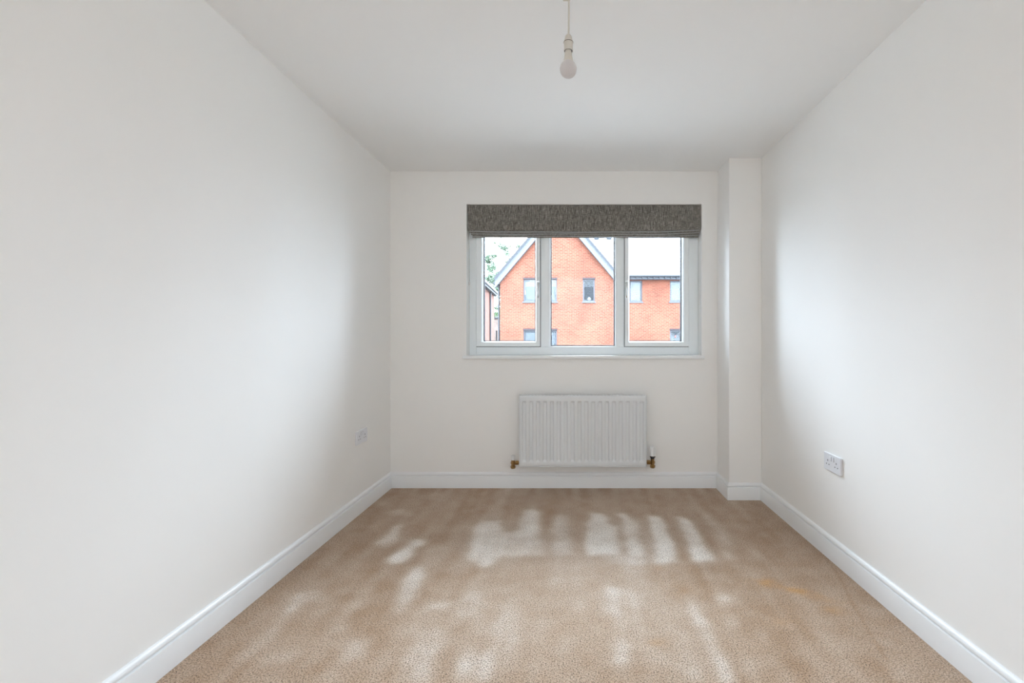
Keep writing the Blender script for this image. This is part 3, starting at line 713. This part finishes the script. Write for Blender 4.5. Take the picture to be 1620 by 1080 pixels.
    for z, r, rib in ((.3190, .0120, 0), (.3190, .0160, 0), (.3172, .0186, 0), (.3120, .0194, .4), (.3080, .0196, 1), (.2620, .0200, 1), (.2570, .0198, .4), (.2500, .0190, 0)):
        for i in range(nn):
            t = 2 * math.pi * i / nn; rr = r - rib * (.0016 if i % 4 in (0, 1) else 0)
            prof.append((xv + rr * math.cos(t), yv + rr * math.sin(t), z))
    fs = [(k * nn + i, k * nn + (i + 1) % nn, (k + 1) * nn + (i + 1) % nn, (k + 1) * nn + i) for k in range(7) for i in range(nn)] + [tuple(range(nn)), tuple(7 * nn + i for i in range(nn))]
    h.add(prof, fs).build('valve_head', 'white_plastic', body)
    MB().tube((xv, yv, .176), (xv, -0.001, .176), .0075, .0075, 16).build('pipe_tail', 'copper', body, smooth=True)
make_radiator()

# ------------------------------------------------------------------ double sockets
def make_socket(x, y, z, side, label):
    """plate on a side wall; side +1 = left wall (faces +x), -1 = right wall"""
    root = thing('power_socket', label, 'socket', (x, y, z), group='double wall sockets')
    s = side
    def rect(u0, u1, w0, w1, a0, a1):        # u across the plate as seen, w up, a out of the wall
        ys = sorted((y + s * u0, y + s * u1)); xs = sorted((x + s * a0, x + s * a1))
        return MB().box(xs[0], xs[1], ys[0], ys[1], z + w0, z + w1)
    pl = rect(-.073, .073, -.043, .043, 0.0, .0095).build('face_plate', 'socket', root, bevel=.0028, seg=3)
    for c in (-.0365, .0365):
        rect(c - .0022, c + .0022, .0025, .0110, .0088, .0098).build('pin_slot', 'hole_gap_shade', root)
        for d in (-.011, .011):
            rect(c + d - .0034, c + d + .0034, -.0140, -.0098, .0088, .0098).build('pin_slot', 'hole_gap_shade', root)
    for c in (-.0105, .0105):
        rect(c - .0072, c + .0072, .0094, .0306, .009, .0097).build('rocker_shade_line', 'hole_gap_shade', root)  # thin dark line painted in as shade round the rocker
        rect(c - .0068, c + .0068, .0098, .0302, .009, .0130).build('rocker_switch', 'socket', root, bevel=.0012)
    for c in (-.0605, .0605):
        xs = x + s * .0088
        MB().tube((x + s * .0080, y + c, z), (x + s * .0099, y + c, z), .0032, .0032, 14).build('screw_cap', 'socket', root)
make_socket(XL, -0.466, 0.4755, +1, 'white double socket low on the left wall')
make_socket(XR, -1.102, 0.4785, -1, 'white double socket low on the right wall')

# ------------------------------------------------------------------ pendant lamp
def make_pendant():
    px, py = -0.0150, -1.761
    root = thing('pendant_lamp', 'bare unlit bulb in a plain lampholder hanging from the ceiling', 'lamp', (px, py, ZT))
    MB().lathe([(.0375, ZT), (.0375, ZT - .008), (.0340, ZT - .018), (.0120, ZT - .0235), (.0050, ZT - .0245)], (px, py, 0), 40).build('ceiling_rose', 'white_plastic', root, smooth=True)
    c = MB(); pts = []
    for i in range(13):
        t = i / 12; pts.append((px + .0015 * math.sin(t * 3.1) + .0008 * (1 - t), py, ZT - .023 - t * (ZT - .023 - 2.140)))
    n = 10; vs = []
    for p in pts:
        for i in range(n):
            a = 2 * math.pi * i / n; vs.append((p[0] + .0031 * math.cos(a), p[1] + .0031 * math.sin(a), p[2]))
    c.add(vs, [(k * n + i, k * n + (i + 1) % n, (k + 1) * n + (i + 1) % n, (k + 1) * n + i) for k in range(12) for i in range(n)] + [tuple(range(n)), tuple(12 * n + i for i in range(n))])
    c.build('flex', 'cream_plastic', root, smooth=True)
    MB().tube((px - .0185, py, 2.2655), (px + .004, py, 2.2655), .0032, .0032, 12).build('cord_grip', 'cream_plastic', root, smooth=True)
    MB().lathe([(.0030, 2.1470), (.0070, 2.1455), (.0110, 2.1400), (.0136, 2.1300), (.0142, 2.1215), (.0142, 2.1180), (.0060, 2.1180)], (px, py, 0), 36).build('lampholder_cap', 'cream_plastic', root, smooth=True)
    MB().lathe([(.0060, 2.1178), (.0166, 2.1178), (.0166, 2.1162), (.0158, 2.1158), (.0156, 2.0935), (.0162, 2.0925), (.0162, 2.0890), (.0140, 2.0890), (.0138, 2.1120), (.0060, 2.1120)], (px, py, 0), 36).build('lampholder_body', 'cream_plastic', root, smooth=True)
    MB().lathe([(.0171, 2.1192), (.0171, 2.1176), (.0120, 2.1176), (.0120, 2.1192)], (px, py, 0), 36).build('gap_shade_ring', 'gap_shade', root)  # dark band painted in for the shade of the gap under the cap
    MB().lathe([(.0139, 2.1118), (.0134, 2.1118), (.0134, 2.0895), (.0139, 2.0895)], (px, py, 0), 36).build('holder_liner', 'black_plastic', root)
    bulb = MB().lathe([(0.0, 1.9966), (.0060, 1.9972), (.0120, 1.9993), (.0180, 2.0030), (.0235, 2.0085), (.0275, 2.0160), (.0293, 2.0240), (.0295, 2.0290), (.0276, 2.0370), (.0240, 2.0440), (.0195, 2.0490), (.0165, 2.0515)], (px - .0005, py, 0), 40).build('bulb', 'bulb', root, smooth=True)
    MB().lathe([(.0105, 2.1000), (.0112, 2.0990), (.0112, 2.0830), (.0125, 2.0815), (.0136, 2.0700), (.0162, 2.0560), (.0178, 2.0510), (.0178, 2.0490), (.0150, 2.0490)], (px - .0005, py, 0), 36).build('bulb_base', 'cream_plastic', bulb, smooth=True)
make_pendant()

# added fill light behind the viewer, bounced off the wall at that end
def make_rear_fill():
    lx, ly, lz = -0.03, -4.60, ZT - .075
    root = thing('rear_fill_light', 'added fill light in a white housing behind the viewer, turned to the rear wall', 'lamp', (lx, ly, ZT))
    t = math.radians(28)                       # turned down from level, facing the rear wall
    f = Vector((0, -math.cos(t), -math.sin(t))); u = Vector((0, -math.sin(t), math.cos(t)))
    c = Vector((lx, ly, lz)); vs = []
    for s in (-.85, .85):
        for a, q in ((.012, -.04), (-.045, -.04), (-.045, .04), (.012, .04), (.012, .034), (-.002, .034), (-.002, -.034), (.012, -.034)):
            vs.append(c + Vector((s, 0, 0)) + f * a + u * q)
    MB().add(vs, [(i, (i + 1) % 8, 8 + (i + 1) % 8, 8 + i) for i in range(8)] + [tuple(range(8)), tuple(range(15, 7, -1))]).build('fill_housing', 'white_plastic', root)
    for s in (-.5, .5): MB().tube((lx + s, ly, ZT), (lx + s, ly, lz + .02), .012, .012, 12).build('fill_stem', 'white_plastic', root)
    d = bpy.data.lights.new('fill_light', 'AREA'); d.shape = 'RECTANGLE'; d.size = 1.66; d.size_y = .06; d.energy = FILL_W; d.color = FILL_C
    o = bpy.data.objects.new('fill_light', d); COL.objects.link(o); o.parent = root
    o.location = Vector((0, 0, lz - ZT)) + f * .002; o.rotation_euler = f.to_track_quat('-Z', 'Y').to_euler()
FILL_W = 9.6
FILL_C = (0.91, 0.985, 1.08)
make_rear_fill()

# ------------------------------------------------------------------ outdoors
GZ = -2.75
struct(MB().box(-60, 60, 0.6, 120, GZ - .3, GZ).build('ground', 'tarmac'), 'pale paved yard between the houses', 'ground')

def wall_holes(x0, x1, z0, z1, y0, y1, holes):
    """slab with rectangular openings (x0,x1,z0,z1)"""
    xs = sorted({x0, x1, *[h[0] for h in holes], *[h[1] for h in holes]}); zs = sorted({z0, z1, *[h[2] for h in holes], *[h[3] for h in holes]})
    b = MB()
    for a, c in zip(xs, xs[1:]):
        run = None
        for e, f in zip(zs, zs[1:]):
            mx, mz = (a + c) / 2, (e + f) / 2
            if any(h[0] < mx < h[1] and h[2] < mz < h[3] for h in holes):
                if run: b.box(a, c, y0, y1, *run); run = None
            else: run = (run[0], f) if run else (e, f)
        if run: b.box(a, c, y0, y1, *run)
    return b

# outside of the house the room belongs to (what the opposite windows look at)
hs = wall_holes(-7, 5, GZ, 2.75, TH + .001, TH + .10, [(WX0 - .004, WX1 + .004, WZ0 - .004, WZ1 + .004)])
struct(hs.build('wall_outside', 'brick'), 'outer brick face of the house this room is in', 'wall')
struct(MB().add([(-7, -.1, 2.75), (5, -.1, 2.75), (5, TH + .3, 2.62), (-7, TH + .3, 2.62), (-7, -5.6, 6.4), (5, -5.6, 6.4)], [(0, 1, 2, 3), (3, 2, 5, 4), (0, 4, 5, 1), (0, 3, 4), (1, 5, 2)]).build('roof_outside', 'slate'), 'roof slope of the house this room is in', 'roof')

def house_window(root, h, yf, mull=None, inside='net', top=True):
    x0, x1, z0, z1 = h
    y = yf + .07
    fr = MB().loopframe(x0, x1, z0, z1, [(0, y), (.065, y), (.065, y + .06), (0, y + .06)])
    for mx in (mull or []): fr.box(mx - .05, mx + .05, y, y + .06, z0 + .06, z1 - .06)
    w = fr.build('window', 'anthracite', root, loc=((x0 + x1) / 2, y, z0))
    edges = [x0 + .06] + [v for mx in (mull or []) for v in (mx - .045, mx + .045)] + [x1 - .06]
    for a, c in zip(edges[::2], edges[1::2]):
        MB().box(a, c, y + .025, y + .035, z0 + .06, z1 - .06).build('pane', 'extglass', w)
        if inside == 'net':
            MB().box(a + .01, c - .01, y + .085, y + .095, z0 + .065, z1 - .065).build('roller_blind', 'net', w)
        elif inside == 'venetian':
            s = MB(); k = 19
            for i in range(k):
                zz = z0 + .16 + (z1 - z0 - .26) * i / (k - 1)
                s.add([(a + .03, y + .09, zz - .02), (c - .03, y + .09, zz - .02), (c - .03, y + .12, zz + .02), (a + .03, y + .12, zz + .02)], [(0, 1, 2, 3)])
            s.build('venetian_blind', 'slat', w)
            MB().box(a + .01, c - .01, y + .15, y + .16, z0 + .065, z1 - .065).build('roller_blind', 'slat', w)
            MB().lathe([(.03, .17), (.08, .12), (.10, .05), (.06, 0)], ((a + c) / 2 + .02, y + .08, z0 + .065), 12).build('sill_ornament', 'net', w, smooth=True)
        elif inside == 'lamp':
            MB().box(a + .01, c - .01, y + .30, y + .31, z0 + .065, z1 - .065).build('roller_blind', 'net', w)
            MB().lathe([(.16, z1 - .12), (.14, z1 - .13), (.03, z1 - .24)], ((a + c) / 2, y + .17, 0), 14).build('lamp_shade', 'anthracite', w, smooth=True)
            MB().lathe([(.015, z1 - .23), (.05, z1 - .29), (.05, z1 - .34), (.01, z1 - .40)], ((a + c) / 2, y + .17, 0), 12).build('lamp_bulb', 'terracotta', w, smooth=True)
    MB().box(x0 - .05, x1 + .05, yf - .04, yf + .07, z0 - .06, z0).build('sill', 'anthracite', root)
    if top: MB().box(x0 - .02, x1 + .02, yf - .012, yf + .06, z1, z1 + .075).build('lintel', 'soldier', root)

def roof_courses(x0, x1, ye, ze, yr, zr, step):
    """stepped slate courses rising from the eave (ye,ze) to the ridge (yr,zr)"""
    b = MB(); L = math.hypot(yr - ye, zr - ze); n = int(L / step); dy = (yr - ye) / L; dz = (zr - ze) / L
    t = .035
    for i in range(n):
        a, c = i * step, min((i + 1) * step + .04, L)
        p0 = (ye + dy * a - dz * t, ze + dz * a + dy * t); p1 = (ye + dy * c - dz * .012, ze + dz * c + dy * .012)
        q0 = (ye + dy * a, ze + dz * a); q1 = (ye + dy * c, ze + dz * c)
        b.add([(x, *p) for x in (x0, x1) for p in (p0, p1, q1, q0)], [(0, 1, 2, 3), (7, 6, 5, 4), (0, 4, 5, 1), (1, 5, 6, 2), (2, 6, 7, 3), (3, 7, 4, 0)])
    return b

# gabled house straight across
def gable_house():
    Y = 18.66; x0, x1, ze = -3.514, 2.108, 3.99; xm = (x0 + x1) / 2; za = ze + (xm - x0) * 1.19
    root = thing('brick_house', 'red brick house across the yard with a pointed gable and a pale-roofed wing', 'house', (xm, Y, GZ))
    H = [(-2.383, -.764, 2.893, 3.98), (-2.383, -.764, .43, 1.518), (.489, 1.069, 2.893, 3.98)]
    wall_holes(x0, x1, GZ, ze, Y, Y + .3, H).prism([(x0, ze), (x1, ze), (xm, za)], Y, Y + .3).build('gable_wall', 'brick', root)
    s = MB().box(x0, x0 + .3, Y + .3, Y + 8, GZ, ze); s.box(x1 - .3, x1, Y + .3, Y + 8, GZ, ze); s.box(x0, x1, Y + 7.7, Y + 8, GZ, ze)
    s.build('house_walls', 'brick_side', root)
    house_window(root, H[0], Y, [-1.57]); house_window(root, H[1], Y, [-1.57]); house_window(root, H[2], Y, None, 'venetian')
    sl = math.hypot(1, 1.19); nx, nz = 1.19 / sl, 1 / sl
    for sgn, nm in ((-1, 'l'), (1, 'r')):
        ex = x0 - .22 if sgn < 0 else x1 + .22; ez = ze - .22 * 1.19
        # roof slope, a slab from eave to ridge
        P = [(ex, ez + .16), (xm, za + .16), (xm, za + .30), (ex - sgn * 0 , ez + .30)]
        MB().prism(P, Y - .22, Y + 8.1).build('roof_slope', 'slate', root)
        # bargeboard under the verge and the dark verge tiles above it
        P = [(ex, ez - .20), (xm, za - .20), (xm, za + .16), (ex, ez + .16)]
        MB().prism(P, Y - .20, Y - .16).build('bargeboard', 'barge', root)
        MB().prism([(ex, ez - .20), (xm, za - .20), (xm, za + .155), (ex, ez + .155)], Y - .16, Y - .0005).build('soffit_board', 'barge', root)
        P = [(ex - sgn * -.02, ez + .16), (xm, za + .17), (xm, za + .32), (ex - sgn * -.02, ez + .31)]
        MB().prism(P, Y - .26, Y - .10).build('verge_tiles', 'dark_tile', root)
    MB().box(x0 - .30, x0 - .001, Y - .18, Y + 8, ze - .28, ze - .16).build('eave_gutter', 'gutter', root)
    MB().tube((x0 - .07, Y + .1, GZ), (x0 - .07, Y + .1, ze - .2), .04, .04, 10).build('downpipe', 'gutter', root)
    return root

# lower wing to the right with its roof slope facing us
def wing(root):
    Y = 19.26; x0, x1, ze = 2.108, 9.5, 4.15
    H = [(2.825, 3.45, 2.94, 3.985), (4.83, 5.47, 2.94, 3.985), (4.83, 5.47, .48, 1.53), (6.9, 7.52, 2.94, 3.985)]
    wall_holes(x0, x1, GZ, ze, Y, Y + .3, H).build('front_wall', 'brick', root)
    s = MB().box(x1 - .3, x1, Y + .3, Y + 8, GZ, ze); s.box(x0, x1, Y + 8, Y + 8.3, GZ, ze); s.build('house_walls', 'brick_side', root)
    for i, h in enumerate(H): house_window(root, h, Y, None, 'lamp' if i == 2 else 'net', top=(i == 2))
    roof_courses(-.6, x1 + .2, Y - .32, ze + .06, Y + 4.2, ze + 4.1, .30).build('slate_courses', 'slate', root)
    b = MB(); b.add([(-.6, Y + 4.2, ze + 4.1), (x1 + .2, Y + 4.2, ze + 4.1), (x1 + .2, Y + 8.6, ze), (-.6, Y + 8.6, ze), (-.6, Y + 4.2, ze + 4.0), (x1 + .2, Y + 4.2, ze + 4.0), (x1 + .2, Y + 8.6, ze - .1), (-.6, Y + 8.6, ze - .1)],
                    [(0, 1, 2, 3), (7, 6, 5, 4), (0, 4, 5, 1), (1, 5, 6, 2), (2, 6, 7, 3), (3, 7, 4, 0)])
    b.build('rear_roof_slope', 'slate', root)
    MB().tube((x0 + .02, Y - .40, ze + .02), (x1 + .2, Y - .40, ze + .02), .065, .065, 10).build('eave_gutter', 'gutter', root)
    MB().box(x0 + .005, x1, Y - .30, Y - .001, ze - .13, ze - .02).build('soffit_board', 'barge', root)
    for i in range(26):
        MB().box(x0 + .15 + i * .28, x0 + .21 + i * .28, Y - .42, Y - .28, ze - .10, ze + .01).build('gutter_bracket', 'gutter', root)
    for x in (1.30, 1.98):                     # two low vents on the slope
        t = .575; yy = Y - .32 + 4.52 * t; zz = ze + .06 + 4.04 * t
        MB().box(x - .14, x + .14, yy - .14, yy + .1, zz + .02, zz + .12).build('roof_vent', 'barge', root, bevel=.02)
wing(gable_house())

# house at the left, seen along its flank
def left_house():
    root = thing('flank_house', 'dark red brick house seen along its side at the far left', 'house', (-7.0, 32.2, GZ))
    A = Vector((-6.525, 23.66, 0)); d = Vector((-.059, 1, 0)).normalized(); L = 16.5; n = Vector((-d.y, d.x, 0))
    def q(s, o, z): p = A + d * s + n * o; return (p.x, p.y, z)
    def slab(s0, s1, o0, o1, z0, z1):
        return MB().add([q(s0, o0, z0), q(s1, o0, z0), q(s1, o1, z0), q(s0, o1, z0), q(s0, o0, z1), q(s1, o0, z1), q(s1, o1, z1), q(s0, o1, z1)],
                        [(0,3,2,1),(4,5,6,7),(0,1,5,4),(1,2,6,5),(2,3,7,6),(3,0,4,7)])
    ze = 5.38
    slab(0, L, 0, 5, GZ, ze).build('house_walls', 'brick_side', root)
    slab(-.2, L + .2, -.42, -.26, ze - .04, ze + .12).build('eave_gutter', 'gutter', root)
    slab(-.2, L + .2, -.30, -.001, ze - .20, ze + .02).build('soffit_board', 'dark_tile', root)
    MB().add([q(-.2, -.40, ze + .08), q(L + .2, -.40, ze + .08), q(L + .2, 2.5, ze + 2.0), q(-.2, 2.5, ze + 2.0), q(-.2, -.40, ze + .18), q(L + .2, -.40, ze + .18), q(L + .2, 2.5, ze + 2.12), q(-.2, 2.5, ze + 2.12)],
             [(0,3,2,1),(4,5,6,7),(0,1,5,4),(1,2,6,5),(2,3,7,6),(3,0,4,7)]).build('roof_slope', 'dark_tile', root)
    MB().add([q(-.2, 5.30, ze + .08), q(L + .2, 5.30, ze + .08), q(L + .2, 2.5, ze + 2.0), q(-.2, 2.5, ze + 2.0), q(-.2, 5.30, ze + .18), q(L + .2, 5.30, ze + .18), q(L + .2, 2.5, ze + 2.12), q(-.2, 2.5, ze + 2.12)],
             [(0,1,2,3),(7,6,5,4),(4,5,1,0),(5,6,2,1),(6,7,3,2),(7,4,0,3)]).build('roof_slope', 'dark_tile', root)
    p = A + d * 12.9 - n * .08
    MB().tube((p.x, p.y, GZ), (p.x, p.y, ze), .07, .07, 10).build('downpipe', 'gutter', root)
left_house()

def distant_building():
    Y = 45.7; x0, x1, zt = -9.6, -6.6, 3.28
    root = thing('far_building', 'pale pinkish brick building in the gap between the two houses', 'building', ((x0 + x1) / 2, Y, GZ))
    H = [(-8.63, -8.48, -.6, 2.05), (-8.29, -8.14, -.6, 1.98), (-7.98, -7.83, -.6, 2.05)]
    wall_holes(x0, x1, GZ, zt, Y, Y + .25, H).box(x0, x0 + .25, Y + .25, Y + 4, GZ, zt).box(x1 - .25, x1, Y + .25, Y + 4, GZ, zt).build('front_wall', 'brick_pale', root)
    for h in H: MB().box(h[0], h[1], Y + .12, Y + .16, h[2], h[3]).build('slit_window', 'gutter', root)
    MB().box(x0 - .1, x1 + .1, Y - .12, Y + 4.1, zt, zt + .14).build('coping', 'dark_tile', root, bevel=.03)
distant_building()

def tree(label, base, crown, rad, n, size, m, seed):
    rnd = random.Random(seed)
    root = thing('tree', label, 'tree', base, group='trees beyond the houses')
    c = Vector(crown); b = MB(); p0 = Vector(base)
    b.tube(p0, p0.lerp(c, .6), .22, .12, 10)
    for i in range(14):
        a = rnd.uniform(0, 6.28); e = rnd.uniform(.1, 1.2)
        q = c + Vector((math.cos(a) * math.cos(e) * rad[0], math.sin(a) * math.cos(e) * rad[1], math.sin(e) * rad[2])) * .75
        s = p0.lerp(c, rnd.uniform(.4, .62)); b.tube(s, q, .06, .015, 6)
    b.build('trunk', 'bark', root)
    # leaf clumps, each leaf a small folded blade
    cl = []
    for i in range(60):
        a = rnd.uniform(0, 6.28); z = rnd.uniform(-1, 1); r = rnd.uniform(.35, 1) ** .5; s = math.sqrt(1 - z * z)
        cl.append((c + Vector((math.cos(a) * s * rad[0], math.sin(a) * s * rad[1], z * rad[2])) * r, rnd.uniform(.3, .75)))
    f = MB()
    for i in range(n):
        k, w = rnd.choice(cl)
        p = k + Vector((rnd.gauss(0, w * .55), rnd.gauss(0, w * .55), rnd.gauss(0, w * .45)))
        u = Vector((rnd.gauss(0, 1), rnd.gauss(0, 1), rnd.gauss(0, .6))).normalized() * size * rnd.uniform(.6, 1.3)
        v = u.orthogonal().normalized() * size * .32; h = u.cross(v).normalized() * size * .12
        f.add([p - u, p + v * 1 + h, p + u, p - v + h], [(0, 1, 2), (0, 2, 3)])
    o = f.build('foliage', m, root, fix=False); o['kind'] = 'stuff'
tree('pale airy tree rising behind the left slope of the gable', (-9.9, 61.6, GZ), (-9.75, 61.6, 10.8), (4.0, 3.2, 4.4), 9000, .20, 'leaf_pale', 3)
tree('dense green tree filling the gap between the two brick houses', (-10.2, 66.0, GZ), (-10.2, 66.0, 5.4), (2.3, 2.0, 3.8), 7000, .20, 'leaf_dark', 8)
